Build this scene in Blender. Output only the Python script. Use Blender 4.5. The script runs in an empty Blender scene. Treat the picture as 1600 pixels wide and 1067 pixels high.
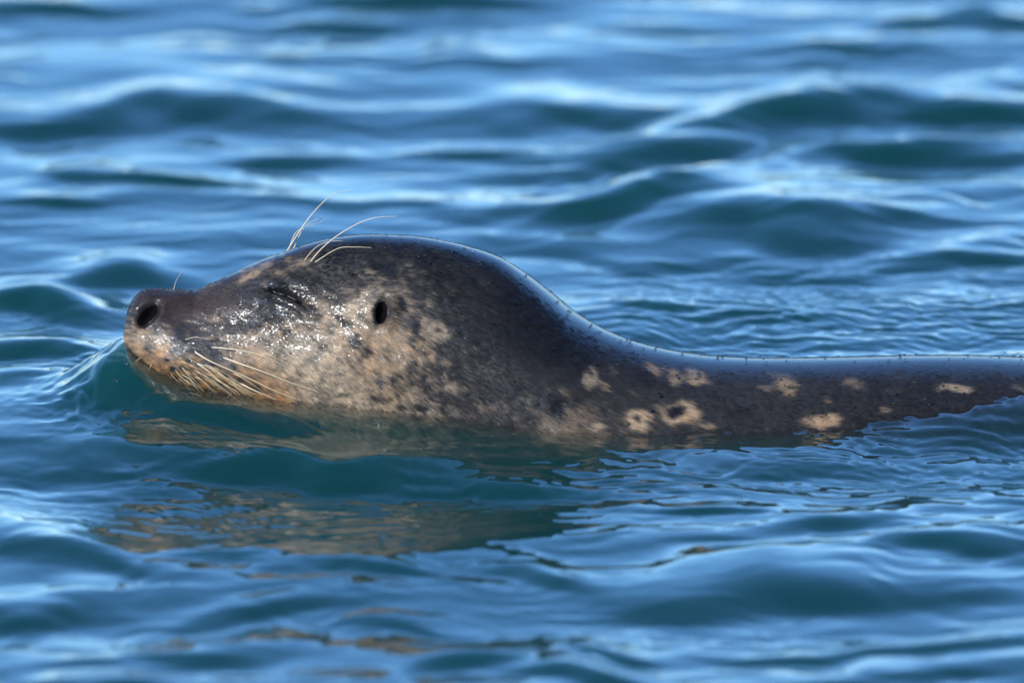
import bpy, math, random
import numpy as np
from mathutils import Vector, Matrix
random.seed(4)
rng = np.random.default_rng(11)
S = bpy.context.scene
COL = S.collection

# ------------------------------------------------------------------ camera, sky, sun, exposure
PX = 0.0005                                   # metres per photo pixel in the seal's plane
ALPHA = math.radians(12.0)                    # the camera looks down by this much
SA, CA = math.sin(ALPHA), math.cos(ALPHA)
DIST = 12.0
WL = 636.0                                    # photo row of the still water level at y = 0
TZ = (WL - 533.5) * PX / CA
CAMP = np.array([0.0, -DIST * CA, TZ + DIST * SA])
cam = bpy.data.cameras.new('camera'); co = bpy.data.objects.new('camera', cam); COL.objects.link(co)
co.location = CAMP
co.rotation_euler = (math.pi / 2 - ALPHA, 0, 0)
cam.sensor_width = 36; cam.lens = 36 * DIST / (1600 * PX)
cam.clip_start = 0.5; cam.clip_end = 3000
cam.dof.use_dof = True; cam.dof.focus_distance = DIST - 0.055; cam.dof.aperture_fstop = 5.2
S.camera = co

SUN_EL, SUN_ROT = math.radians(28), math.radians(221)
w = bpy.data.worlds.new('World'); S.world = w; w.use_nodes = True
nt = w.node_tree
sky = nt.nodes.new('ShaderNodeTexSky'); sky.sky_type = 'NISHITA'; sky.sun_disc = False
sky.sun_elevation = SUN_EL; sky.sun_rotation = SUN_ROT
sky.air_density = 1.0; sky.dust_density = 0.0; sky.ozone_density = 10.0
nt.links.new(sky.outputs[0], nt.nodes['Background'].inputs[0])
nt.nodes['Background'].inputs[1].default_value = 0.15
sd = Vector((math.sin(SUN_ROT) * math.cos(SUN_EL), math.cos(SUN_ROT) * math.cos(SUN_EL), math.sin(SUN_EL)))
sun = bpy.data.lights.new('sun', 'SUN'); sun.energy = 3.1; sun.angle = math.radians(0.5); sun.color = (1, 0.95, 0.87)
so = bpy.data.objects.new('sun', sun); COL.objects.link(so); so.rotation_euler = sd.to_track_quat('Z', 'Y').to_euler()
S.view_settings.view_transform = 'Standard'; S.view_settings.look = 'None'
S.view_settings.exposure = 1.08; S.view_settings.gamma = 1; S.view_settings.use_curve_mapping = False
S.render.engine = 'CYCLES'
S.cycles.use_denoising = True
S.cycles.max_bounces = 8; S.cycles.volume_bounces = 1; S.cycles.transparent_max_bounces = 12
S.cycles.caustics_reflective = False; S.cycles.caustics_refractive = False
S.render.film_transparent = False

# ------------------------------------------------------------------ helpers
def gp(px, py, z=0.0):
    """world x, y of the photo pixel on the horizontal plane at height z"""
    dx = (px - 800) * PX; du = (533.5 - py) * PX
    d = np.array([dx, CA * DIST + SA * du, -SA * DIST + CA * du])
    t = (z - CAMP[2]) / d[2]
    return CAMP[0] + d[0] * t, CAMP[1] + d[1] * t

def _hash(ix, iy, seed):
    h = (ix.astype(np.int64) * 374761393 + iy.astype(np.int64) * 668265263 + seed * 974634777) & 0x7fffffff
    h = ((h ^ (h >> 13)) * 1274126177) & 0x7fffffff
    h = (h ^ (h >> 16)) & 0xffffff
    return h / 0xffffff * 2 - 1

def vn(x, y, seed=0):
    """smooth value noise, -1..1"""
    x = np.asarray(x, float); y = np.asarray(y, float)
    ix = np.floor(x); iy = np.floor(y); fx = x - ix; fy = y - iy
    fx = fx * fx * fx * (fx * (fx * 6 - 15) + 10); fy = fy * fy * fy * (fy * (fy * 6 - 15) + 10)
    a = _hash(ix, iy, seed); b = _hash(ix + 1, iy, seed); c = _hash(ix, iy + 1, seed); d = _hash(ix + 1, iy + 1, seed)
    return (a * (1 - fx) + b * fx) * (1 - fy) + (c * (1 - fx) + d * fx) * fy

def sstep(a, b, x):
    t = np.clip((x - a) / (b - a), 0, 1); return t * t * (3 - 2 * t)

def knots(x, pairs):
    p = np.array(pairs, float); xs, ys = p[:, 0], p[:, 1]
    # monotone cubic (Fritsch-Carlson)
    h = np.diff(xs); dl = np.diff(ys) / h
    m = np.zeros(len(xs)); m[0] = dl[0]; m[-1] = dl[-1]
    for k in range(1, len(xs) - 1):
        m[k] = 0 if dl[k - 1] * dl[k] <= 0 else (h[k - 1] + h[k]) / (h[k - 1] / dl[k] + h[k] / dl[k - 1])
    x = np.clip(x, xs[0], xs[-1]); i = np.clip(np.searchsorted(xs, x, side='right') - 1, 0, len(xs) - 2)
    t = (x - xs[i]) / h[i]
    return ((2 * t**3 - 3 * t**2 + 1) * ys[i] + (t**3 - 2 * t**2 + t) * h[i] * m[i]
            + (-2 * t**3 + 3 * t**2) * ys[i + 1] + (t**3 - t**2) * h[i] * m[i + 1])

def grid_mesh(name, P, wrap=False):
    n, m = P.shape[:2]
    me = bpy.data.meshes.new(name)
    idx = np.arange(n * m).reshape(n, m)
    if wrap:
        j2 = np.roll(idx, -1, axis=1)
        q = np.stack([idx[:-1], idx[1:], j2[1:], j2[:-1]], -1).reshape(-1, 4)
    else:
        q = np.stack([idx[:-1, :-1], idx[1:, :-1], idx[1:, 1:], idx[:-1, 1:]], -1).reshape(-1, 4)
    me.vertices.add(n * m); me.vertices.foreach_set('co', P.reshape(-1).astype(np.float32))
    me.loops.add(q.size); me.loops.foreach_set('vertex_index', q.reshape(-1).astype(np.int32))
    me.polygons.add(len(q)); me.polygons.foreach_set('loop_start', np.arange(0, q.size, 4, dtype=np.int32))
    me.polygons.foreach_set('use_smooth', np.ones(len(q), bool))
    me.update(calc_edges=True)
    return me

def link(name, me, parent=None, mat=None):
    o = bpy.data.objects.new(name, me); COL.objects.link(o)
    if parent: o.parent = parent
    if mat and not me.materials: me.materials.append(mat)
    return o

def new_mat(name):
    m = bpy.data.materials.new(name); m.use_nodes = True
    t = m.node_tree; t.nodes.clear()
    out = t.nodes.new('ShaderNodeOutputMaterial')
    return m, t, out

# ------------------------------------------------------------------ seal body shape (rows and columns in photo pixels)
X0 = 194.0
TOP = [(194, 521), (197, 503), (202, 483), (208, 470), (215, 461), (225, 455), (240, 452), (270, 453), (300, 454), (330, 442), (370, 425), (410, 407),
       (445, 394), (480, 382), (530, 371), (580, 367), (640, 369), (700, 378), (740, 388), (780, 402), (820, 426), (860, 456),
       (900, 488), (950, 517), (1000, 536), (1050, 548), (1100, 556), (1200, 562), (1300, 563), (1400, 563), (1500, 565), (1600, 571),
       (1750, 590), (1950, 640), (2300, 700), (2700, 730), (3000, 740)]
BOT = [(194, 527), (197, 545), (202, 557), (210, 568), (222, 582), (240, 594), (300, 625), (400, 662), (500, 700), (600, 745), (700, 800), (850, 870),
       (1000, 920), (1300, 980), (1600, 1000), (2200, 990), (2700, 860), (3000, 770)]
WID = [(194, 0), (196, 22), (200, 36), (206, 47), (214, 55), (225, 62), (240, 69), (270, 80), (300, 88), (340, 95), (400, 110), (450, 126), (520, 146),
       (600, 165), (700, 184), (800, 202), (900, 219), (1000, 232), (1200, 250), (1500, 262), (1800, 300), (2200, 300), (2600, 200), (2900, 80), (3000, 30)]
# spine turned slightly away to the right
SPY = [(194, 0), (1000, 0), (1300, 20), (1600, 60), (2000, 120), (3000, 300)]
def zrow(row): return (WL - row) * PX / CA
xs_px = np.concatenate([X0 + 46 * np.linspace(0, 1, 60)[:-1]**2, np.arange(240, 1660, 1.7), np.linspace(1665, 3000, 60)])
NA, NB = 330, 50
th = np.concatenate([np.linspace(-118, 118, NA), np.linspace(118, 242, NB + 2)[1:-1]]) * math.pi / 180   # 0 = top, + = near (camera) side
TT, XX = np.meshgrid(th, xs_px)
zt, zb = zrow(knots(XX, TOP)), zrow(knots(XX, BOT))
# top rows are silhouettes seen from above: correct for the tilt of the view (the tangent point lies a little behind the spine)
wd = knots(XX, WID) * PX
fm = knots(XX, [(194, .5), (240, .45), (330, .38), (450, .42), (700, .5), (3000, .5)])
zm = zb + fm * (zt - zb)
exw = knots(XX, [(194, 1.0), (240, 1.0), (320, 1.0), (450, .98), (3000, 1.0)])
ct, st = np.cos(TT), np.sin(TT)
spn = np.sign(st) * np.abs(st)**exw
up = ct > 0
pex = knots(XX, [(194, .95), (260, 1.18), (330, 1.15), (430, 1.0), (600, .96), (3000, 1.0)])
zz = np.where(up, zm + (zt - zm) * np.abs(ct)**pex, zm - (zm - zb) * np.abs(ct))
# the silhouette seen from 12 degrees above lifts a rounded top by sqrt(h^2+(w tan)^2)-h: take it off again
hh = (zt - zm); lift = np.sqrt(hh**2 + (wd * math.tan(ALPHA))**2) - hh
zz = zz - lift * np.clip(ct, 0, 1)
yy = -wd * spn + knots(XX, SPY) * PX
xx = (XX - 800) * PX
P = np.stack([xx, yy, zz], -1)

def normals(P):
    du = np.gradient(P, axis=0); dv = np.roll(P, -1, 1) - np.roll(P, 1, 1)
    n = np.cross(dv, du); l = np.linalg.norm(n, axis=-1, keepdims=True)
    n = n / np.maximum(l, 1e-12)
    return n
Nn = normals(P)
if Nn[300, NA // 2, 2] < 0: Nn = -Nn
def pix(P, Ysp=0):
    """side-view pixel of a body point; the far side is mirrored onto the near one"""
    y = -np.abs(P[..., 1] - Ysp) + Ysp
    return 800 + P[..., 0] / PX, WL - (P[..., 2] * CA + y * SA) / PX
spy = knots(XX, SPY) * PX
U, V = pix(P, spy)

def blob(U, V, cx, cy, rx, ry, rot=0, p=1.0):
    a = math.radians(rot); dx, dy = U - cx, V - cy
    u = dx * math.cos(a) + dy * math.sin(a); v = -dx * math.sin(a) + dy * math.cos(a)
    return np.exp(-((u / rx)**2 + (v / ry)**2)**p)

D = np.zeros_like(U)                           # displacement in photo pixels
D += 9 * blob(U, V, 300, 562, 62, 40, 18)      # whisker pad
D += 4 * blob(U, V, 222, 545, 22, 20, 0)       # front of the upper lip
D += 5 * blob(U, V, 236, 490, 34, 30, -20)     # nostril wing
D += 3 * blob(U, V, 268, 470, 30, 10, -10)
D -= 3.0 * blob(U, V, 292, 505, 26, 16, 20)    # hollow behind the nostril
D += 7 * blob(U, V, 446, 442, 48, 17, 14)      # brow
D += 6 * blob(U, V, 446, 482, 44, 14, 22)      # lower lid bulge
D += 7 * blob(U, V, 470, 560, 90, 42, 15)      # cheek
D -= 4.0 * blob(U, V, 385, 500, 36, 24, 0)     # hollow before the eye
D += 4.0 * blob(U, V, 600, 500, 34, 40, 0)     # swelling round the ear
D += 3 * blob(U, V, 572, 520, 12, 34, 10)
nost = blob(U, V, 231, 493, 25, 12.5, -44, 2.2)
D -= 24 * nost
D += 1.5 * (blob(U, V, 231, 493, 31, 21, -40, 2.5) - blob(U, V, 231, 493, 25, 15, -40, 2.5))
ec = 452 + (U - 418) * 0.42 + 5 * np.sin((U - 418) / 64 * math.pi) * -1
eyeline = np.exp(-((V - (ec + 2)) / 4.2)**2) * sstep(410, 424, U) * (1 - sstep(472, 490, U))
D -= 11 * eyeline
eyel2 = np.exp(-((V - (ec + 16)) / 3.5)**2) * sstep(418, 440, U) * (1 - sstep(470, 486, U))
D -= 1.6 * eyel2
hole = blob(U, V, 593, 491, 8.5, 17, 8, 2)
fold = blob(U, V, 600, 472, 7, 12, 12, 1.5)
cup = blob(U, V, 600, 489, 15, 24, 8, 2)
D -= 14 * hole + 4 * fold + 7 * cup
D += 4.5 * (blob(U, V, 606, 490, 23, 31, 8, 1.7) - cup)
ml = 543 + (U - 196) * 0.78
mouth = np.exp(-((V - ml) / 2.6)**2) * (1 - sstep(225, 262, U))
D -= 3.5 * mouth
# fur tufts and soft folds: fine relief running with the coat
D += (0.8 * vn(U / 34, V / 22, 3) + 0.35 * vn((U + V * .5) / 12, (V - U * .4) / 6, 5)) * sstep(6, 60, V - knots(U, TOP))
D *= np.where(np.abs(TT) < math.radians(118), 1, 0)
P = P + Nn * (D * PX)[..., None]
Nn = normals(P)
if Nn[300, NA // 2, 2] < 0: Nn = -Nn
U2, V2 = pix(P, spy)

# ------------------------------------------------------------------ coat colour
LC = np.array([(210,470,.05),(250,462,.05),(300,466,.1),(350,440,.35),(400,420,.42),(450,405,.38),(500,390,.15),(600,375,.05),(700,385,.02),
 (560,415,.2),(520,440,.26),(640,420,.08),(650,455,.25),(600,400,.08),(700,440,.1),(560,480,.8),(600,455,.7),(620,530,.95),(570,550,.65),(500,570,.85),(450,580,.8),(520,610,.8),
 (560,610,.75),(650,600,.55),(700,570,.3),(700,500,.22),(850,550,.0),(780,565,.2),(820,590,.28),(740,520,.04),(750,450,.05),(800,420,.0),(850,480,.0),(780,520,.04),(750,600,.38),(800,645,.36),(850,600,.38),
 (880,670,.55),(900,540,.0),(950,600,.3),(950,560,.04),(950,650,.42),(1000,600,.27),(1050,610,.3),(1000,545,.0),(1100,620,.32),(1100,570,.04),
 (1200,600,.25),(1200,650,.34),(1300,620,.26),(1300,580,.06),(1450,600,.2),(1450,580,.06),(1550,590,.2),(230,545,.75),(215,530,.7),(262,512,.32),(300,500,.2),
 (300,550,.34),(350,560,.45),(400,560,.65),(350,500,.3),(400,500,.32),(450,520,.55),(440,462,.12),(480,505,.65),(400,470,.25),(640,480,.6),(660,540,.5),
 (900,750,.3),(300,592,.75),(350,602,.8),(400,608,.7),(240,567,.75),(300,640,.5),(500,680,.6),(1300,760,.2),(1600,700,.1),(800,760,.4)])
WC = np.array([(350,590,1),(300,585,1),(400,605,.9),(230,570,.9),(225,545,.35),(300,540,.55),(590,530,.35),(560,470,.12),(450,560,.0),(500,600,.12),(260,520,.4),(330,560,.5),(380,575,.4),(620,560,.4),
 (400,530,.2),(300,480,.3),(450,420,.3),(700,600,.12),(800,640,.2),(1000,600,.2),(1000,650,.5),(1060,645,.5),(1300,620,.5),(600,380,.0),(850,480,0),(1500,600,.2),(700,480,.1),(430,480,.35)])
def field(U, V, C, r):
    num = np.zeros_like(U); den = np.full_like(U, 1e-9)
    for cx, cy, v in C:
        k = np.exp(-(((U - cx)**2 + (V - cy)**2 * 1.6) / (r * r))); num += k * v; den += k
    return num / den
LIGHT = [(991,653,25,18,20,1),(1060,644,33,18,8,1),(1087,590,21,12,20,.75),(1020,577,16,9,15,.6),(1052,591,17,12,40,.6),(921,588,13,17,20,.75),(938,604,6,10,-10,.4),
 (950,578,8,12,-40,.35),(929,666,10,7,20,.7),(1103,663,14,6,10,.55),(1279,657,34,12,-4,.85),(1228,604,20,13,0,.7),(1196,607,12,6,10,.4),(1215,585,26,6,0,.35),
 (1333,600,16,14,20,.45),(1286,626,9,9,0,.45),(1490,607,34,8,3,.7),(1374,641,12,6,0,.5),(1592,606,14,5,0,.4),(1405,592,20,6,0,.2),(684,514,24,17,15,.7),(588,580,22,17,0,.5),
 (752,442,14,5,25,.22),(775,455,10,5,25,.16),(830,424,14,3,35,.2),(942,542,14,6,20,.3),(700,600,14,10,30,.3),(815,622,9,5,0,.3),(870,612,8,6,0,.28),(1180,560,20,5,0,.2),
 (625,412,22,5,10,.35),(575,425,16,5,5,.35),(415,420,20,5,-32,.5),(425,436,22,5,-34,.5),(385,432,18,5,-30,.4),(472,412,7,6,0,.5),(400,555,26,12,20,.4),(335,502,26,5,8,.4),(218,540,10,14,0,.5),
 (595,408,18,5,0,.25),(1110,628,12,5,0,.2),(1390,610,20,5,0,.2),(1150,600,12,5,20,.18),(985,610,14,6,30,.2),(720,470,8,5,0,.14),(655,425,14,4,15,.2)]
DARK = [(868,631,15,19,-20,1),(735,530,9,10,20,.6),(790,620,8,7,0,.6),(905,622,8,7,20,.6),(690,615,9,6,20,.5),(880,590,8,6,30,.4),(940,640,10,6,20,.4),(714,581,11,18,10,.9),(766,562,10,14,10,.75),(645,512,12,20,-20,.85),(634,478,9,6,0,.7),(558,486,5,5,0,.6),(553,530,8,9,30,.7),(574,547,9,10,40,.5),
 (527,500,17,7,35,.75),(532,471,11,5,10,.5),(603,557,8,6,0,.4),(586,596,8,5,0,.5),(660,600,9,10,30,.55),(815,601,12,9,20,.6),(842,616,9,8,0,.7),(1000,590,24,11,20,.6),
 (1150,642,24,9,10,.6),(1052,640,15,9,10,1),(990,650,9,6,25,.85),(1087,589,8,5,10,.6),(681,512,8,6,10,.5),(588,582,7,6,0,.5),(920,583,5,6,0,.5),(447,450,34,12,14,.9),
 (452,476,26,6,22,.55),(300,462,40,12,5,.5),(345,470,26,12,0,.5),(398,492,16,8,30,.35),(315,528,18,8,30,.35),(275,552,12,8,30,.35),(700,575,10,8,0,.2),(745,590,8,8,0,.3),
 (590,620,20,7,0,.35),(650,636,16,6,0,.3),(690,545,14,8,20,.35),(615,590,10,9,0,.4),(500,540,10,5,30,.25),(380,478,12,6,20,.4),(605,410,18,6,0,.3),(1230,603,6,5,0,.5),(1228,660,10,4,0,.2)]
WSP = [(285,574),(295,563),(318,572),(335,566),(330,589),(314,585),(300,548),(326,541),(290,532),(347,558),(365,572),(342,600),(362,605),(306,597),(288,590),(270,575),(262,562),(350,585),(378,592),(275,590)]
def coat(U, V):
    wob = 7 * vn(U / 16, V / 14, 21); wo2 = 6 * vn(U / 18, V / 18, 22)
    U1, V1 = U + wob + 3.5 * vn(U / 5, V / 4, 23), V + wo2 * .7 + 2 * vn(U / 6, V / 6, 24)
    L = field(U1, V1, LC, 42.0 + 60 * sstep(850, 1150, U))
    uu = np.arange(150, 3100.0); sl0 = .15 + np.clip((uu - 420) / 300, 0, 1) * .5 * (1 - sstep(950, 1200, uu))
    SI = np.concatenate([[0], np.cumsum(sl0)[:-1]])
    a, b = U + V * np.interp(U, uu, sl0), V - np.interp(U, uu, SI)
    n = .35 * vn(a / 26, b / 15, 31) + .35 * vn(a / 12, b / 5, 32) + .3 * vn(a / 6, b / 1.9, 33)
    head = 1 - sstep(640, 780, U)
    amp = .13 + .26 * np.clip(L * (1 - L) * 4, 0, 1) + .08 * head
    amp = amp * (1 - .5 * sstep(700, 800, U)); L = L + n * amp
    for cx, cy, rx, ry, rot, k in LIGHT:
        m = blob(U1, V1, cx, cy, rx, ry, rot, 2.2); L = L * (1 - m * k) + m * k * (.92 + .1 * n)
    for cx, cy, rx, ry, rot, k in DARK:
        m = blob(U1, V1, cx, cy, rx, ry, rot, 1.5); L = L * (1 - m * k)
    for cx, cy in WSP:
        L = L * (1 - .8 * blob(U, V, cx, cy, 5, 3.5, 20, 1.5))
    L = np.clip(L, 0, 1.05)
    W = np.clip(field(U, V, WC, 45.0 + 80 * sstep(650, 1000, U)) + .25 * n, 0, 1)
    dark = np.array([.007, .0068, .008]); tan = np.array([.43, .355, .255]); orange = np.array([.36, .165, .045])
    c = tan * (1 - W[..., None]) + orange * W[..., None]
    Ls = np.clip(L, 0, 1)[..., None]
    grey = np.array([.029, .027, .0255])
    lo = np.clip(Ls / .42, 0, 1); hi = np.clip((Ls - .38) / .62, 0, 1)**1.15
    c = (dark * (1 - lo) + grey * lo) * (1 - hi) + c * hi
    bm = np.clip(blob(U, V, 290, 475, 90, 40, 0, 1.5) * (1 - L), 0, 1)[..., None]    # brown muzzle
    c = c + bm * np.array([.022, .010, .003])
    bare_shade = np.clip(blob(U, V, 231, 493, 27, 14, -44, 3), 0, 1)  # bare skin, with shade of nostril, ear, mouth and eye creases painted in
    bare_shade = np.maximum(bare_shade, .97 * blob(U, V, 603, 488, 19, 27, 8, 1.6))
    bare_shade = np.maximum(bare_shade, .8 * np.exp(-((V - (543 + (U - 196) * 0.78)) / 2.2)**2) * (1 - sstep(232, 258, U)))
    bare_shade = np.maximum(bare_shade, .97 * np.exp(-((V - (452 + (U - 418) * .42 - 5 * np.sin((U - 418) / 64 * math.pi) + 1)) / 6.5)**2) * sstep(408, 424, U) * (1 - sstep(470, 488, U)))
    c = c * (1 - bare_shade[..., None]) + bare_shade[..., None] * np.array([.008, .007, .008])
    return np.clip(c, 0, 1)

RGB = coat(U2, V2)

# ------------------------------------------------------------------ materials
def coat_material(name, hair=False):
    m, t, out = new_mat(name)
    b = t.nodes.new('ShaderNodeBsdfPrincipled'); t.links.new(b.outputs[0], out.inputs[0])
    at = t.nodes.new('ShaderNodeAttribute'); at.attribute_name = 'coat'
    if hair:
        at.attribute_type = 'GEOMETRY'
        t.links.new(at.outputs['Color'], b.inputs['Base Color'])
        b.inputs['Roughness'].default_value = .24; b.inputs['IOR'].default_value = 1.22
        return m
    tc = t.nodes.new('ShaderNodeTexCoord'); mp = t.nodes.new('ShaderNodeMapping'); mp.inputs['Scale'].default_value = (170, 1000, 1300)
    t.links.new(tc.outputs['Object'], mp.inputs['Vector'])
    nz = t.nodes.new('ShaderNodeTexNoise'); nz.inputs['Scale'].default_value = 1; nz.inputs['Detail'].default_value = 3
    t.links.new(mp.outputs[0], nz.inputs['Vector'])
    mr = t.nodes.new('ShaderNodeMapRange'); mr.inputs[1].default_value = .3; mr.inputs[2].default_value = .7; mr.inputs[3].default_value = .6; mr.inputs[4].default_value = 1.15
    t.links.new(nz.outputs['Fac'], mr.inputs[0])
    vm = t.nodes.new('ShaderNodeVectorMath'); vm.operation = 'SCALE'
    t.links.new(at.outputs['Color'], vm.inputs[0]); t.links.new(mr.outputs[0], vm.inputs['Scale'])
    t.links.new(vm.outputs[0], b.inputs['Base Color'])
    bp = t.nodes.new('ShaderNodeBump'); bp.inputs['Strength'].default_value = .5; bp.inputs['Distance'].default_value = .0004
    t.links.new(nz.outputs['Fac'], bp.inputs['Height']); t.links.new(bp.outputs[0], b.inputs['Normal'])
    # the film of water over the coat: finely beaded on the head, drawn out smooth on the back
    n2 = t.nodes.new('ShaderNodeTexNoise'); n2.inputs['Scale'].default_value = 520; n2.inputs['Detail'].default_value = 2
    t.links.new(tc.outputs['Object'], n2.inputs['Vector'])
    ge = t.nodes.new('ShaderNodeNewGeometry'); sx = t.nodes.new('ShaderNodeSeparateXYZ'); t.links.new(ge.outputs['Normal'], sx.inputs[0])
    ab = t.nodes.new('ShaderNodeMath'); ab.operation = 'ABSOLUTE'; t.links.new(sx.outputs['Y'], ab.inputs[0])
    m4 = t.nodes.new('ShaderNodeMapRange'); m4.inputs[1].default_value = .5; m4.inputs[2].default_value = .88; m4.inputs[3].default_value = .05; m4.inputs[4].default_value = 1.0
    t.links.new(ab.outputs[0], m4.inputs[0])
    b2 = t.nodes.new('ShaderNodeBump'); b2.inputs['Distance'].default_value = .0011; t.links.new(m4.outputs[0], b2.inputs['Strength'])
    t.links.new(n2.outputs['Fac'], b2.inputs['Height']); t.links.new(b2.outputs[0], b.inputs['Coat Normal'])
    b3 = t.nodes.new('ShaderNodeBump'); b3.inputs['Strength'].default_value = .12; b3.inputs['Distance'].default_value = .0004
    t.links.new(nz.outputs['Fac'], b3.inputs['Height']); t.links.new(b3.outputs[0], b2.inputs['Normal'])
    b.inputs['Roughness'].default_value = .5; b.inputs['IOR'].default_value = 1.3
    b.inputs['Coat Weight'].default_value = .5; b.inputs['Coat Roughness'].default_value = .1; b.inputs['Coat IOR'].default_value = 1.34
    return m

MAT_SKIN = coat_material('wet_coat')
MAT_FUR = coat_material('wet_fur', True)
def simple(name, col, rough=.4, ior=1.45, trans=0.0):
    m, t, out = new_mat(name); b = t.nodes.new('ShaderNodeBsdfPrincipled'); t.links.new(b.outputs[0], out.inputs[0])
    nz = t.nodes.new('ShaderNodeTexNoise'); nz.inputs['Scale'].default_value = 900
    mx = t.nodes.new('ShaderNodeMix'); mx.data_type = 'RGBA'
    mx.inputs[6].default_value = (*[c * .75 for c in col], 1); mx.inputs[7].default_value = (*col, 1)
    t.links.new(nz.outputs['Fac'], mx.inputs[0]); t.links.new(mx.outputs[2], b.inputs['Base Color'])
    b.inputs['Roughness'].default_value = rough; b.inputs['IOR'].default_value = ior; b.inputs['Transmission Weight'].default_value = trans
    return m
MAT_WHISKER = simple('pale_whisker', (.55, .46, .30), .3)
MAT_WHISKER_D = simple('dark_whisker', (.06, .045, .035), .3)
MAT_WHISKER_G = simple('golden_whisker', (.42, .24, .09), .3)
MAT_DARK = simple('opening_shade', (.004, .0035, .004), .9, 1.1)  # near-black colour paints the shade inside nostrils and ear openings
MAT_EYE = simple('wet_eye', (.004, .004, .005), .3)
MAT_DROP = simple('tinted_water_drop', (.35, .36, .38), .0, 1.333, 1.0)  # grey tint paints in the dark refraction seen through the drops
MAT_BEAD, t, out = new_mat('water_bead')
gs = t.nodes.new('ShaderNodeBsdfGlossy'); gs.inputs['Roughness'].default_value = .12
tp = t.nodes.new('ShaderNodeBsdfTransparent'); tp.inputs['Color'].default_value = (.86, .84, .8, 1); fe = t.nodes.new('ShaderNodeFresnel'); fe.inputs[0].default_value = 1.45
mm = t.nodes.new('ShaderNodeMixShader'); t.links.new(fe.outputs[0], mm.inputs[0]); t.links.new(tp.outputs[0], mm.inputs[1]); t.links.new(gs.outputs[0], mm.inputs[2])
t.links.new(mm.outputs[0], out.inputs[0])

# ------------------------------------------------------------------ seal object
body_me = grid_mesh('body', P, wrap=True)
ca = body_me.color_attributes.new('coat', 'FLOAT_COLOR', 'POINT')
ca.data.foreach_set('color', np.concatenate([RGB.reshape(-1, 3), np.ones((RGB.size // 3, 1))], 1).reshape(-1).astype(np.float32))
n_, m_ = P.shape[:2]
seal = bpy.data.objects.new('seal', None); COL.objects.link(seal)
seal['label'] = 'spotted dark grey and tan harbour seal swimming with its head held above the blue water'
seal['category'] = 'seal'
body = link('body', body_me, seal, MAT_SKIN)

NEAR = (TT > 0.02) & (TT < math.radians(118))
Pn, Nnn, Un, Vn = P[NEAR], Nn[NEAR], U2[NEAR], V2[NEAR]
def surf(px, py, near=True):
    k = np.argmin((Un - px)**2 + (Vn - py)**2)
    p, n = Pn[k].copy(), Nnn[k].copy()
    if not near:
        sp = float(knots(np.array([px]), SPY)[0]) * PX
        p[1] = 2 * sp - p[1]; n[1] = -n[1]
    return p, n

# ------------------------------------------------------------------ fur: short wet hairs laid along the coat
DIRC = np.array([(230,480,1,.1),(300,460,1,.0),(300,520,1,.35),(300,580,1,.6),(400,580,1,.7),(500,590,1,.75),(450,540,1,.7),(400,500,1,.55),(360,440,1,-.4),(420,420,1,-.55),
 (450,400,1,-.3),(500,430,1,-.05),(520,470,1,.15),(560,440,1,.0),(600,440,1,.12),(650,450,1,.45),(560,500,1,.5),(600,540,1,.8),(640,500,1,.5),(640,580,1,.7),(700,450,1,.55),
 (750,400,1,.5),(800,500,1,.75),(700,550,1,.7),(850,600,1,.75),(900,550,1,.75),(950,600,1,.65),(1000,640,1,.5),(1000,560,1,.6),(1080,600,1,.35),(1200,600,1,.15),(1300,640,1,.08),(1500,600,1,.03)])
def flow(u, v): return field(u, v, DIRC[:, [0, 1, 3]], 55.0 + 70 * sstep(850, 1150, u))
n3 = normals(P)
d1 = np.linalg.norm(np.diff(P, axis=0), axis=-1)[:, :NA - 1]; d2 = np.linalg.norm(np.diff(P[:, :NA], axis=1), axis=-1)[:-1]
area = d1 * d2
cz = P[:-1, :NA - 1, 2]; cxp = xs_px[:-1, None] + 0 * cz
side = np.where(TT[:-1, :NA - 1] > -.35, 1.0, .35)
wgt = area * side * (cz > -.012) * (cxp < 1670)
small = 1 + 1.2 * (1 - sstep(500, 800, cxp))
ridge = sstep(.12, .45, 1 - np.abs(Nn[:-1, :NA - 1, 1]) / 1.0) * (TT[:-1, :NA - 1] > -1.3) * (np.abs(TT[:-1, :NA - 1]) < 1.3)
small = small * (1 - sstep(270, 360, cxp) * sstep(.40, .88, 1 - np.abs(Nn[:-1, :NA - 1, 1])) * (Nn[:-1, :NA - 1, 2] > .2))
wgt = (wgt * small).reshape(-1); wgt /= wgt.sum()
NH = 230000
cells = rng.choice(len(wgt), NH, p=wgt); ci, cj = np.divmod(cells, NA - 1)
fu, fv = rng.random(NH), rng.random(NH)
def bil(A):
    a, b, c, d = A[ci, cj], A[ci + 1, cj], A[ci, cj + 1], A[ci + 1, cj + 1]
    if A.ndim == 3: f, g = fu[:, None], fv[:, None]
    else: f, g = fu, fv
    return a * (1 - f) * (1 - g) + b * f * (1 - g) + c * (1 - f) * g + d * f * g
R = bil(P); HN = bil(Nn); HN /= np.linalg.norm(HN, axis=1, keepdims=True)
hu, hv, hth = bil(U2), bil(V2), bil(TT)
keep = ((blob(hu, hv, 231, 493, 28, 18, -40, 3) < .4) & (blob(hu, hv, 595, 487, 19, 25, 8, 2) < .4)
        & (np.abs(hv - (453 + (hu - 418) * .42 - 5 * np.sin((hu - 418) / 64 * math.pi))) > 2.2 * ((hu > 410) & (hu < 484))))
R, HN, hu, hv, hth = R[keep], HN[keep], hu[keep], hv[keep], hth[keep]; NH = len(R)
sl = flow(hu, hv) + .10 * vn(hu / 9, hv / 9, 61) + .06 * rng.standard_normal(NH)
T = np.stack([np.ones(NH), np.zeros(NH), -sl], 1)
T -= HN * np.sum(T * HN, 1, keepdims=True); T /= np.linalg.norm(T, axis=1, keepdims=True)
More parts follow.
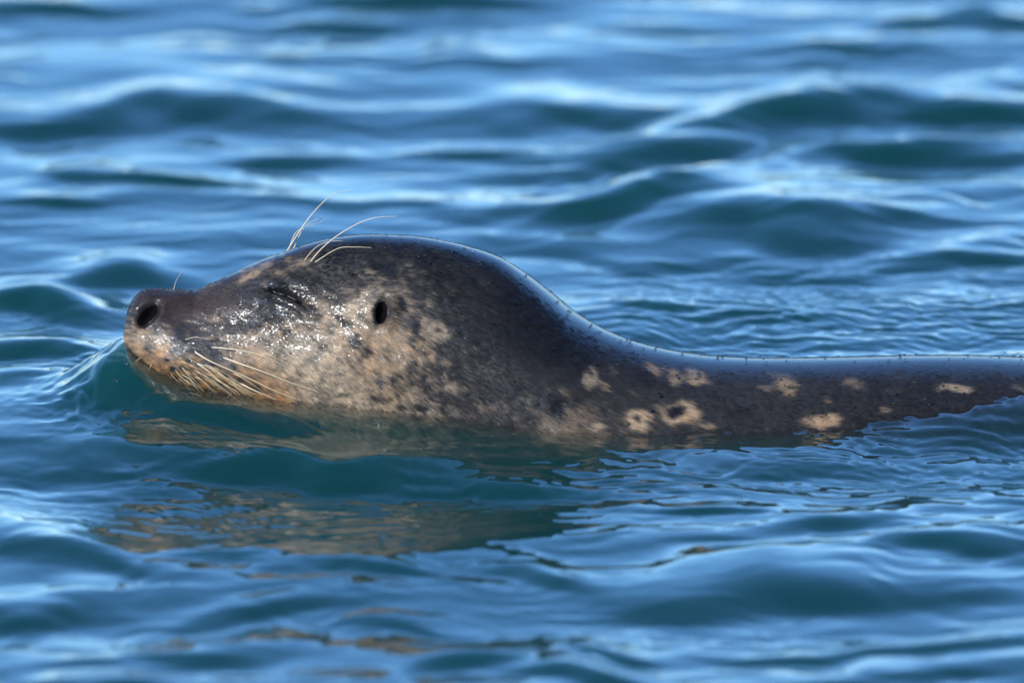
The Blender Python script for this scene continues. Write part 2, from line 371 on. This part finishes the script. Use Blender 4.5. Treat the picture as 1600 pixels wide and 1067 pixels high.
B = np.cross(HN, T)
ln = (0.0016 + .0030 * sstep(260, 520, hu)) * rng.uniform(.7, 1.3, NH)
# clumps: wet hairs lean together
cl = .00055 * vn(hu / 4.5, hv / 2.2, 71) + .0004 * vn(hu / 2.2, hv / 1.4, 72)
lift = rng.uniform(.05, .14, NH) + .05 * vn(hu / 5, hv / 3, 73)
K = 4
pts = np.zeros((NH, K, 3))
for k in range(K):
    s = k / (K - 1)
    pts[:, k] = R - HN * .00012 + T * (ln * s)[:, None] + B * (cl * s * s)[:, None] + HN * (ln * lift * (s - .55 * s * s) * 1.5)[:, None]
hc = bpy.data.hair_curves.new('fur'); hc.add_curves([K] * NH)
hc.attributes['position'].data.foreach_set('vector', pts.reshape(-1).astype(np.float32)) if 'position' in hc.attributes else hc.position_data.foreach_set('vector', pts.reshape(-1).astype(np.float32))
ra = hc.attributes.get('radius') or hc.attributes.new('radius', 'FLOAT', 'POINT')
ra.data.foreach_set('value', (np.array([.00013, .00012, .00009, .00002])[None] * rng.uniform(.8, 1.3, (NH, 1))).reshape(-1).astype(np.float32))
hcol = coat(hu, hv) * rng.uniform(.65, 1.25, (NH, 1))
hcol = hcol * (1 + .25 * rng.standard_normal((NH, 1)).clip(-1, 1)) + .003 * rng.random((NH, 1))
cc = hc.attributes.new('coat', 'FLOAT_COLOR', 'CURVE')
cc.data.foreach_set('color', np.concatenate([np.clip(hcol, 0.004, 1), np.ones((NH, 1))], 1).reshape(-1).astype(np.float32))
hc.materials.append(MAT_FUR)
fur = bpy.data.objects.new('fur', hc); COL.objects.link(fur); fur.parent = seal; fur['kind'] = 'stuff'

m, t, out = new_mat('wet_glint')
gs = t.nodes.new('ShaderNodeBsdfGlossy'); gs.inputs['Roughness'].default_value = .2; gs.inputs['Color'].default_value = (1, 1, 1, 1)
tp = t.nodes.new('ShaderNodeBsdfTransparent'); fe = t.nodes.new('ShaderNodeFresnel'); fe.inputs[0].default_value = 1.38
mm = t.nodes.new('ShaderNodeMixShader'); t.links.new(fe.outputs[0], mm.inputs[0]); t.links.new(tp.outputs[0], mm.inputs[1]); t.links.new(gs.outputs[0], mm.inputs[2])
t.links.new(mm.outputs[0], out.inputs[0])
NW = 60000  # loose glossy facets added above the fur to catch the sun as glints
pick = rng.choice(NH, NW, p=(lambda q: q / q.sum())((.12 + 1.0 * (1 - sstep(560, 700, hu))) * (hth > 0) * (.12 + np.clip(.35 + 1.1 * vn(hu / 13, hv / 8, 91) + .5 * vn(hu / 30, hv / 20, 92), 0, 2)**2)))
na = HN[pick] + T[pick] * (.09 * rng.standard_normal(NW))[:, None] + B[pick] * (.105 * rng.standard_normal(NW))[:, None]
na /= np.linalg.norm(na, axis=1, keepdims=True)
ta = T[pick] - na * np.sum(T[pick] * na, 1, keepdims=True); ta /= np.linalg.norm(ta, axis=1, keepdims=True); tb = np.cross(na, ta)
ctr = R[pick] + HN[pick] * .00045; la = rng.uniform(.0003, .0009, NW)[:, None]; lb = rng.uniform(.0001, .00022, NW)[:, None]
wp = np.stack([ctr - ta * la, ctr - tb * lb, ctr + ta * la, ctr + tb * lb], 1)
wm = bpy.data.meshes.new('glint_facets')
wm.vertices.add(NW * 4); wm.vertices.foreach_set('co', wp.reshape(-1).astype(np.float32))
wm.loops.add(NW * 4); wm.loops.foreach_set('vertex_index', np.arange(NW * 4, dtype=np.int32))
wm.polygons.add(NW); wm.polygons.foreach_set('loop_start', np.arange(0, NW * 4, 4, dtype=np.int32)); wm.update(calc_edges=True)
wm.materials.append(m)
facets = bpy.data.objects.new('glint_facets', wm); COL.objects.link(facets); facets.parent = seal; facets['kind'] = 'stuff'

# ------------------------------------------------------------------ tubes
def tube(name, pts, r0, r1, mat, parent, sides=6, smooth_n=14, power=1.0):
    pts = np.array(pts, float); n = len(pts)
    t = np.linspace(0, n - 1, smooth_n)
    # catmull-rom
    Q = []
    ext = np.vstack([2 * pts[0] - pts[1], pts, 2 * pts[-1] - pts[-2]])
    for q in t:
        i = min(int(q), n - 2); f = q - i
        p0, p1, p2, p3 = ext[i], ext[i + 1], ext[i + 2], ext[i + 3]
        Q.append(.5 * (2 * p1 + (p2 - p0) * f + (2 * p0 - 5 * p1 + 4 * p2 - p3) * f * f + (3 * p1 - p0 - 3 * p2 + p3) * f**3))
    Q = np.array(Q); g = np.gradient(Q, axis=0); g /= np.linalg.norm(g, axis=1, keepdims=True)
    ref = np.array([0, 1, 0.3]); a = np.cross(g, ref); a /= np.linalg.norm(a, axis=1, keepdims=True); b = np.cross(g, a)
    rr = r0 + (r1 - r0) * np.linspace(0, 1, smooth_n)**power
    an = np.linspace(0, 2 * math.pi, sides, endpoint=False)
    G = Q[:, None] + rr[:, None, None] * (np.cos(an)[None, :, None] * a[:, None] + np.sin(an)[None, :, None] * b[:, None])
    return link(name, grid_mesh(name, G, wrap=True), parent, mat)

def at_px(px, py, y):
    """a point whose depth is y and that the photo shows at px, py"""
    du = (533.5 - py) * PX; dx = (px - 800) * PX
    d = np.array([dx, CA * DIST + SA * du, -SA * DIST + CA * du]); t = (y - CAMP[1]) / d[1]
    return CAMP + d * t

def whisker(pl, out=3, r=1.1, mat=None, near=True, tipout=None):
    p, n = surf(*pl[0]); y0 = p[1]
    if not near: y0 = -y0 if abs(y0) < .05 else -y0 * .6
    pts = [at_px(pl[0][0], pl[0][1], y0 + .001)]
    for k, q in enumerate(pl[1:]):
        f = (k + 1) / (len(pl) - 1)
        if tipout is not None: y = y0 - tipout * PX * f
        else: y = surf(*q)[0][1] - out * PX * (.5 + f)
        pts.append(at_px(q[0], q[1], y))
    return tube('whisker', pts, r * .8 * PX, .16 * r * PX, mat or MAT_WHISKER, seal)

# moustache whiskers lying back over the cheek
for pl, out, r in [([(326,542),(373,547),(415,558),(455,577)], 5, 1.2), ([(345,557),(380,570),(417,583),(460,600),(499,613)], 8, 1.6),
        ([(300,547),(330,565),(387,590),(430,611),(470,626)], 8, 1.7), ([(306,567),(322,577),(345,596),(368,615)], 7, 1.5),
        ([(324,582),(347,598),(372,612)], 6, 1.4), ([(337,580),(362,596),(398,617)], 8, 1.5), ([(372,597),(398,610),(430,624)], 8, 1.6),
        ([(325,596),(345,609)], 4, 1.1), ([(280,568),(294,586),(306,604)], 5, .9), ([(268,571),(282,588),(296,601)], 5, .8), ([(290,575),(300,590),(316,606)], 5, .9),
        ([(262,575),(272,590),(284,600)], 4, .7), ([(285,532),(305,527),(330,531)], 5, .8)]:
    whisker(pl, out, r)
for pl, out, r in [([(226,556),(214,563),(203,575)], 6, .7), ([(238,566),(235,573),(231,582)], 6, .7), ([(250,572),(252,580),(262,590)], 5, .6),
                   ([(288,590),(296,598),(310,608)], 5, .7), ([(232,548),(222,558),(212,560)], 6, .5)]:
    whisker(pl, out, r, MAT_WHISKER_D if r < .65 else None)
for pl in [[(200,515),(184,511),(168,516)], [(204,503),(190,497),(178,491)], [(209,484),(205,478),(201,472)], [(204,497),(199,494),(194,492)]]:
    whisker(pl, 2, .45, MAT_WHISKER_D, tipout=4)
whisker([(271,453),(276,437),(285,423)], r=.6, tipout=-4)
for k in range(46):
    a, b = random.uniform(262, 372), random.uniform(0, 1)
    rowv = 548 + (a - 262) * .22 + b * (38 - (a - 262) * .06); ln_ = random.uniform(14, 42); sl_ = random.uniform(.45, .95) + .25 * b
    whisker([(a, rowv), (a + ln_ * .5, rowv + ln_ * .5 * sl_ * .8), (a + ln_, rowv + ln_ * sl_)], random.uniform(2, 6), random.uniform(.35, .7), random.choice([MAT_WHISKER_G, MAT_WHISKER_G, MAT_WHISKER, MAT_WHISKER_D]))
for k in range(26):
    a, b = random.uniform(275, 362), random.uniform(.1, 1)
    rowv = 550 + (a - 262) * .2 + b * 30; ln_ = random.uniform(35, 80); sl_ = random.uniform(.42, .62) + .15 * b
    whisker([(a, rowv), (a + ln_ * .35, rowv + ln_ * .35 * sl_ * .75), (a + ln_ * .7, rowv + ln_ * .7 * sl_ * .95), (a + ln_, rowv + ln_ * sl_ * 1.05)], random.uniform(4, 9), random.uniform(.5, .85), random.choice([MAT_WHISKER_G, MAT_WHISKER]))
# brow whiskers, near side then far side
def brow(pl, r, y):
    pts = [at_px(q[0], q[1], y[0] + (y[1] - y[0]) * k / (len(pl) - 1)) for k, q in enumerate(pl)]
    tube('whisker', pts, r * .85 * PX, .2 * r * PX, MAT_WHISKER, seal, smooth_n=20)
yb = surf(478, 415)[0][1]
brow([(480,416),(501,390),(529,367),(560,349),(588,340),(620,338)], 1.35, (yb + .003, yb - .012))
brow([(472,411),(492,388),(512,378),(535,376)], .9, (yb + .006, yb - .004))
brow([(477,422),(501,404),(529,388),(554,386),(580,387)], 1.1, (yb + .003, yb - .014))
brow([(446,396),(478,347),(504,317),(526,301),(551,296)], 1.25, (.028, .040))
brow([(458,390),(473,359),(492,344),(514,341)], .9, (.03, .042))
brow([(449,396),(462,364),(481,354),(506,345)], .9, (.028, .036))

# ------------------------------------------------------------------ nostrils, ear openings, closed eyes
def patch(name, cx, cy, rx, ry, rot, lift_px, mat, near, dome=0.0, n=10, m=20):
    a = math.radians(rot); G = np.zeros((n, m, 3))
    for i in range(n):
        for j in range(m):
            r = i / (n - 1); t = 2 * math.pi * j / m
            u, v = rx * r * math.cos(t), ry * r * math.sin(t)
            p, nn = surf(cx + u * math.cos(a) - v * math.sin(a), cy + u * math.sin(a) + v * math.cos(a), near)
            G[i, j] = p + nn * (lift_px + dome * (1 - r * r)) * PX
    return link(name, grid_mesh(name, G, wrap=True), seal, mat)
for near in (True, False):
    patch('nostril', 231, 493, 21, 9.5, -44, .5, MAT_DARK, near)
    patch('ear_opening', 597, 489, 9.5, 18, 8, .5, MAT_DARK, near)
    patch('eye', 447, 463.5, 30, 4.0, 23, 1.5, MAT_EYE, near, dome=1.5)

# ------------------------------------------------------------------ water: one real height field out to the horizon
# water line on the near flank, photo pixels
WLINE = [(150, 538), (196, 540), (215, 574), (250, 592), (330, 613), (450, 628), (600, 640), (700, 652), (800, 667), (900, 678), (1000, 683), (1150, 680), (1300, 668), (1450, 645), (1600, 613), (1750, 600)]
wx = np.array([p[0] for p in WLINE if 196 <= p[0] <= 1650], float); wz, wy = [], []
for a, b in WLINE:
    if 196 <= a <= 1650:
        p, n = surf(a + (4 if a < 200 else 0), b); wz.append(p[2]); wy.append(p[1])
wz, wy = np.array(wz), np.array(wy)
XW = (wx - 800) * PX
print('water level along flank', [(int(a), round(float(z) * 1000), round(float(y) * 1000)) for a, z, y in zip(wx, wz, wy)])

def axis(lo, hi, step, far, grow=1.18):
    a = list(np.arange(lo, hi, step)); d = step
    while a[-1] < far: d *= grow; a.append(a[-1] + d)
    b = []; x = lo; d = step
    while x > -far: d *= grow; x -= d; b.append(x)
    return np.array(b[::-1] + a)
GX = axis(-.52, .52, .0014, 900.); GY = axis(-1.15, 2.15, .0026, 900.)
gx, gy = np.meshgrid(GX, GY, indexing='ij')
inner = (np.abs(gx) < 3.0) & (np.abs(gy) < 5)

# dark wave faces read off the photograph: (centre column, crest row, foot row, half width, crest tilt, steepness)
W_ = [(60,8,36,130,0,.22),(620,-14,22,190,0,.3),(520,40,62,110,0,.25),(330,70,86,110,.0,.2),(300,132,196,150,.02,.24),(90,165,218,120,-.1,.22),(1400,222,262,170,-.22,.26),(1010,296,340,150,-.26,.24),(1540,118,150,90,-.2,.2),(455,222,252,110,0,.24),
 (735,218,240,85,0,.24),(890,150,198,170,0,.28),(1040,38,56,130,0,.18),(1260,142,222,210,-.14,.30),(1090,205,262,220,-.17,.22),(1535,150,198,90,0,.30),(1570,14,54,70,.1,.34),
 (1440,28,52,90,-.1,.25),(1500,222,262,130,-.06,.24),(1190,276,390,190,0,.32),(1000,300,330,110,-.2,.18),(160,268,298,140,.05,.24),(50,316,334,90,.05,.26),(300,286,300,150,0,.2),
 (840,318,348,120,0,.16),(1060,372,410,170,0,.2),(205,412,462,95,.0,.32),(45,452,505,95,.0,.30),(110,470,520,70,.25,.2),(50,545,592,110,.06,.32),(60,610,640,120,0,.16),
 (1000,462,488,80,0,.2),(1240,395,425,140,0,.2),(1500,392,425,110,0,.22),(1350,330,360,160,.1,.16),
 (60,826,902,110,.1,.30),(40,912,965,130,.05,.24),(410,640,692,140,.22,.38),(530,706,768,210,.02,.46),(800,738,776,150,.0,.4),(240,720,748,120,.0,.14),
 (420,936,980,130,-.1,.26),(300,1006,1034,150,.0,.22),(120,1046,1085,130,-.05,.28),(730,1012,1058,95,-.1,.28),(850,888,922,80,.15,.24),(470,868,900,120,.1,.16),(200,880,905,120,.15,.16),
 (1080,786,806,80,0,.26),(1330,796,850,160,-.08,.28),(1500,830,880,140,.0,.28),(1100,900,956,120,-.03,.24),(1300,880,948,140,.05,.24),(1540,900,940,100,0,.2),
 (965,1000,1026,70,.1,.22),(920,1042,1085,120,.1,.28),(1360,1040,1075,170,-.08,.26),(1280,1000,1022,140,.05,.2),(1530,985,1016,120,-.1,.24),(1130,845,862,110,0,.16),(640,975,996,100,0,.18),
 (620,880,915,90,.1,.14),(1240,700,730,140,-.03,.12),(1000,735,760,150,.05,.14),(230,755,790,120,.05,.12),(60,745,775,90,0,.14),(700,95,125,160,0,.16),(1150,90,110,160,0,.14),(1350,65,90,100,.1,.16),(560,310,335,150,0,.14)]
def waves(X, Y):
    H = np.zeros_like(X)
    wxp = X + .02 * vn(X / .17, Y / .3, 101); wyp = Y + .05 * vn(X / .13, Y / .25, 102) + .018 * vn(X / .045, Y / .11, 103)
    for cx, yt, yb, hw, tl, s in W_:
        E = (yb - yt) * PX; L = E / (SA + .8 * s * CA); A = s * L * (.55 if yt < 640 or hw in (140, 210, 150) else .44)
        x0, y0 = gp(cx, yb, 0.0); sc = (DIST * CA + y0) / (DIST * CA)
        L *= sc; A *= sc; hwx = hw * PX * sc
        dx = wxp - x0; yc = y0 + L - tl * dx / (SA + .35 * s)
        v = wyp - yc
        gxw = np.exp(-np.abs(dx / (hwx * 1.05))**2.4)
        pr = np.where(v < 0, np.where(v > -1.0 * L, .5 + .5 * np.cos(math.pi * v / L), 0), np.where(v < 2.0 * L, .5 + .5 * np.cos(math.pi * v / (2.0 * L)), 0))
        H += A * gxw * (pr - .22 * np.exp(-((v + 1.0 * L) / (.8 * L))**2))
    return H
def chop(X, Y, lam0, lam1, n, slope, seed, spread=.5, base=math.pi / 2):
    r = np.random.default_rng(seed); H = np.zeros_like(X)
    for k in range(n):
        lam = lam0 * (lam1 / lam0)**r.random(); a = base + spread * r.standard_normal()
        kx, ky = math.cos(a) * 2 * math.pi / lam, math.sin(a) * 2 * math.pi / lam
        H += slope * lam / (2 * math.pi) * math.sqrt(2 / n) * np.sin(kx * X + ky * Y + r.random() * 6.283)
    return H
def gmask(X, Y, px, py, rx, ry):
    x0, y0 = gp(px, py); return np.exp(-((X - x0) / (rx * PX))**2 - ((Y - y0) / (ry * PX / SA))**2)

xi, yi = gx[inner], gy[inner]
near_flank = np.interp(xi, XW, wy, left=wy[0], right=wy[-1])
spi = knots(xi / PX + 800, SPY) * PX
lvl = np.interp(xi, XW, wz, left=wz[0], right=wz[-1])
hwid = np.maximum(spi - near_flank, .004)
dy = np.maximum(np.abs(yi - spi) - hwid, 0)
front = np.maximum(XW[0] - xi, 0)
dist = np.sqrt(dy**2 + front**2)
sgy = .050 + .015 * sstep(-.25, .1, xi)
broad = .017 * np.exp(-((xi + .31) / .15)**2 - (yi / .17)**2)
lvl = np.maximum(lvl - broad, 0)
mound = broad + lvl * np.exp(-(dy / sgy)**2) * np.exp(-(front / .036)**1.6)
calm = 1 - .85 * np.exp(-(dist / .05)**2)
H = waves(xi, yi)
H += chop(xi + .03 * vn(xi / .2, yi / .3, 5), yi + .05 * vn(xi / .15, yi / .3, 6), .10, .5, 26, .045, 1, .45)
H *= calm
cm = .55 + .45 * vn(xi / .16, yi / .3, 9)
wxx = xi + .012 * vn(xi / .05, yi / .09, 7); wyy = yi + .02 * vn(xi / .05, yi / .08, 8)
H += chop(wxx, wyy, .03, .09, 26, .05, 2, .5) * np.clip(cm, 0, 1) * (1 - .5 * np.exp(-(dist / .04)**2))
rip = (.4 * gmask(xi, yi, 500, 790, 450, 80) + 1.0 * gmask(xi, yi, 1280, 490, 420, 75) + .8 * gmask(xi, yi, 1450, 690, 300, 60) + .5 * gmask(xi, yi, 900, 735, 250, 35) + .9 * gmask(xi, yi, 130, 595, 75, 30)
       + .45 * gmask(xi, yi, 330, 640, 170, 30) + .3 * gmask(xi, yi, 100, 510, 200, 40) + .25 * gmask(xi, yi, 1350, 120, 300, 70) + .25 * gmask(xi, yi, 250, 350, 300, 60) + .25*gmask(xi, yi, 900, 970, 300, 40))
H += chop(wxx, wyy, .010, .034, 40, .11, 3, .55) * np.clip(rip + .17 * np.clip(cm, 0, 1), 0, 1.1)
# capillary train riding on the wake beside the jaw
cap = gmask(xi, yi, 430, 700, 130, 45) + .6 * gmask(xi, yi, 350, 800, 90, 18)
H += .00028 * np.sin((yi * 1.0 + xi * .75) * 2 * math.pi / .012 + 2 * vn(xi / .05, yi / .1, 15)) * cap
# crinkled water shoved ahead of the snout
cr = np.exp(-((xi - (XW[0] - .01)) / .05)**2) * np.exp(-((yi + .04) / .08)**2)
H += (.0018 * vn(xi / .014, yi / .022, 27) + .0007 * vn(xi / .006, yi / .01, 28)) * np.exp(-(dist / .025)**2)
H += cr * (.0026 * vn(wxx / .009, wyy / .02, 17) + .0005 * vn(wxx / .004, wyy / .009, 18))
H = H + mound
Z = np.zeros_like(gx)
rad = np.sqrt((gx / 1.6)**2 + (gy / 3)**2)
Z[inner] = H
oo = ~inner
Z[oo] = (chop(gx[oo], gy[oo], .3, .9, 12, .05, 21) )
fade = np.clip((rad - .8) / .4, 0, 1)
Z = np.where(inner, Z * (1 - fade) + fade * chop(gx, gy, .3, .9, 12, .05, 21), Z)
Z *= 1 - sstep(20, 60, np.sqrt(gx**2 + gy**2))
water_me = grid_mesh('water', np.stack([gx, gy, Z], -1))

m, t, out = new_mat('sea_water')
N = t.nodes.new
fr = N('ShaderNodeFresnel'); fr.inputs[0].default_value = 1.333
gl = N('ShaderNodeBsdfGlossy'); gl.inputs['Roughness'].default_value = .03; gl.inputs['Color'].default_value = (1, 1, 1, 1)
tr = N('ShaderNodeBsdfTransparent'); rf = N('ShaderNodeBsdfRefraction'); rf.inputs['IOR'].default_value = 1.333; rf.inputs['Roughness'].default_value = 0
m1 = N('ShaderNodeMixShader'); m1.inputs[0].default_value = .3
m3 = N('ShaderNodeMixShader')
L_ = t.links.new
L_(tr.outputs[0], m1.inputs[1]); L_(rf.outputs[0], m1.inputs[2])
gb = N('ShaderNodeNewGeometry'); im = N('ShaderNodeMapRange'); im.inputs[3].default_value = 1.333; im.inputs[4].default_value = .75
L_(gb.outputs['Backfacing'], im.inputs[0]); L_(im.outputs[0], fr.inputs[0])
L_(fr.outputs[0], m3.inputs[0]); L_(m1.outputs[0], m3.inputs[1]); L_(gl.outputs[0], m3.inputs[2]); L_(m3.outputs[0], out.inputs[0])
wc = (.013, .137, .127, 1); WD = 13.0
va = N('ShaderNodeVolumeAbsorption'); va.inputs['Color'].default_value = wc; va.inputs['Density'].default_value = WD
vs = N('ShaderNodeVolumeScatter'); vs.inputs['Color'].default_value = wc; vs.inputs['Density'].default_value = WD
ad = N('ShaderNodeAddShader'); L_(va.outputs[0], ad.inputs[0]); L_(vs.outputs[0], ad.inputs[1]); L_(ad.outputs[0], out.inputs['Volume'])
tc = N('ShaderNodeTexCoord'); mp = N('ShaderNodeMapping'); mp.inputs['Scale'].default_value = (60, 28, 40)
nz = N('ShaderNodeTexNoise'); nz.inputs['Scale'].default_value = 1; nz.inputs['Detail'].default_value = 3
bp = N('ShaderNodeBump'); bp.inputs['Strength'].default_value = .35; bp.inputs['Distance'].default_value = .0009
L_(tc.outputs['Object'], mp.inputs[0]); L_(mp.outputs[0], nz.inputs[0]); L_(nz.outputs['Fac'], bp.inputs['Height'])
for q in (fr, gl, rf): L_(bp.outputs[0], q.inputs['Normal'])
water = link('water', water_me, None, m); water['kind'] = 'structure'; water['label'] = 'rippled blue green sea water'
bed = np.stack(np.meshgrid(np.linspace(-900, 900, 40), np.linspace(-900, 900, 40), indexing='ij') + [np.full((40, 40), 0.)], -1)
bed[..., 2] = -2.2 + .2 * vn(bed[..., 0] / 90, bed[..., 1] / 90, 3)
bo = link('seabed', grid_mesh('seabed', bed), None, simple('silty_seabed', (.02, .07, .065), .9)); bo['kind'] = 'structure'

# a few bubbles and flecks of foam where the water laps the jaw and flank
def zwater(x, y):
    i = int(np.clip(np.searchsorted(GX, x), 1, len(GX) - 1)); j = int(np.clip(np.searchsorted(GY, y), 1, len(GY) - 1)); return Z[i, j]
V_, F_ = [], []
for k in range(95):
    px_ = random.choice([random.gauss(485, 28), random.gauss(330, 60), random.uniform(260, 1000), random.gauss(560, 50)])
    xw = (px_ - 800) * PX; yf = float(np.interp(xw, XW, wy)) - abs(random.gauss(.003, .008)); r_ = random.uniform(.0004, .0011)
    zc = zwater(xw, yf); b0 = len(V_)
    for i in range(4):
        for j in range(8):
            a1, a2 = math.pi / 2 * i / 3.2, 2 * math.pi * j / 8
            V_.append((xw + r_ * math.cos(a1) * math.cos(a2), yf + r_ * math.cos(a1) * math.sin(a2), zc + r_ * math.sin(a1)))
    for i in range(3):
        for j in range(8): F_.append((b0 + i * 8 + j, b0 + i * 8 + (j + 1) % 8, b0 + (i + 1) * 8 + (j + 1) % 8, b0 + (i + 1) * 8 + j))
fm_ = bpy.data.meshes.new('foam_bubbles'); fm_.from_pydata(V_, [], F_); fm_.polygons.foreach_set('use_smooth', [True] * len(F_))
fo = link('foam_bubbles', fm_, None, MAT_BEAD); fo['kind'] = 'stuff'; fo['label'] = 'tiny clear bubbles lapping along the jaw and flank of the seal'; fo['category'] = 'foam'

# ------------------------------------------------------------------ water drops clinging to the coat
def ball(r, name='flying_droplet', squash=1.0):
    G = [[(r * max(math.sin(math.pi * i / 8), .01) * math.cos(math.pi * j / 6), r * max(math.sin(math.pi * i / 8), .01) * math.sin(math.pi * j / 6), squash * r * math.cos(math.pi * i / 8)) for j in range(12)] for i in range(9)]
    return grid_mesh(name, np.array(G), wrap=True)
drop_me = ball(1.0, 'water_droplet', .8); bead_me = ball(1.0, 'water_bead', .8); bead_me.materials.append(MAT_BEAD); drop_me.materials.append(MAT_DROP)
DR = [(735,360),(762,448),(765,443),(684,467),(687,463),(693,476),(714,480),(716,476),(884,497),(887,500),(863,546),(864,567),(890,553),(802,595),(798,599),(755,592),(729,617),(839,632),(854,645),
 (653,432),(616,409),(628,413),(662,454),(654,403),(716,423),(718,416),(746,411),(750,417),(583,420),(614,443),(541,398),(602,389),(635,392),(664,402),(669,408),(700,417),(960,576),(962,570),(962,612),
 (1013,644),(1011,651),(1114,615),(1126,624),(1127,602),(986,539),(982,540),(1007,540),(1075,568),(937,520),(530,560),(546,565),(505,543),(512,541),(426,506),(422,512),(453,517),(402,437),(424,540),
 (488,442),(490,438),(476,444),(472,463),(435,462),(420,470),(430,450),(453,463),(344,493),(405,530),(312,470),(376,476),(362,462),(388,447),(371,497),(357,450),(390,488),(1324,640),(1448,634),
 (331,533),(346,552),(310,548),(330,572),(315,570),(294,548),(1212,588),(1195,589),(1040,575),(455,551),(654,547),(635,577),(700,520),(733,470),(905,470),(850,520)]
for x, y in DR:
    p, n = surf(x, y); o = link('water_droplet', bead_me, seal)
    s = random.uniform(1.6, 2.7) * PX
    o.location = p + n * .55 * s; o.rotation_euler = Vector(n).to_track_quat('Z', 'Y').to_euler(); o.scale = (s, s * random.uniform(.8, 1.1), s * .9)
MAT_ALGAE = simple('green_algae', (.02, .035, .006), .4)
alg_me = ball(1.0, 'algae_speck', .5); alg_me.materials.append(MAT_ALGAE)
for x, y in [(1492,606),(1237,606),(1231,606),(1287,648),(1259,650),(1280,652),(1428,598),(1444,623),(1394,631),(1231,618),(1251,617),(980,662)]:
    p, n = surf(x, y); o = link('algae_speck', alg_me, seal); s = random.uniform(1.3, 2.2) * PX
    o.location = p + n * .4 * s; o.rotation_euler = Vector(n).to_track_quat('Z', 'Y').to_euler(); o.scale = (s * 1.8, s, s)
# beads strung along the top of the back
it = lambda px: int(np.argmin(np.abs(xs_px - px)))
k = 0
while k < 170:
    px = random.choice([random.uniform(480, 900), random.uniform(900, 1650), random.uniform(1100, 1650), random.uniform(900, 1650), random.uniform(430, 1000)])
    if px < 480 and random.random() < .5: continue
    if 470 < px < 900 and random.random() < .45: continue
    a = random.gauss(.12, .34)
    i = it(px); j = int(np.argmin(np.abs(th - a)))
    p, n = P[i, j], Nn[i, j]
    o = link('water_droplet', drop_me, seal); s = random.uniform(1.1, 2.4) * PX
    o.location = p + n * .5 * s; o.rotation_euler = Vector(n).to_track_quat('Z', 'Y').to_euler(); o.scale = (s * random.uniform(1, 1.5), s, s)
    k += 1
# two loose drops in the air in front of the chin
for (x, y, r, lab) in [(197, 567, 2.8, 'tiny round water drop in the air just under the tip of the chin'), (181, 594, 3.0, 'tiny dark water drop low over the bow wave, farther left and lower than the other')]:
    o = link('flying_droplet', ball(r * PX), None, MAT_DROP); o.location = at_px(x, y, -.075); o['label'] = lab; o['category'] = 'water drop'; o['group'] = 'loose drops in front of the chin'
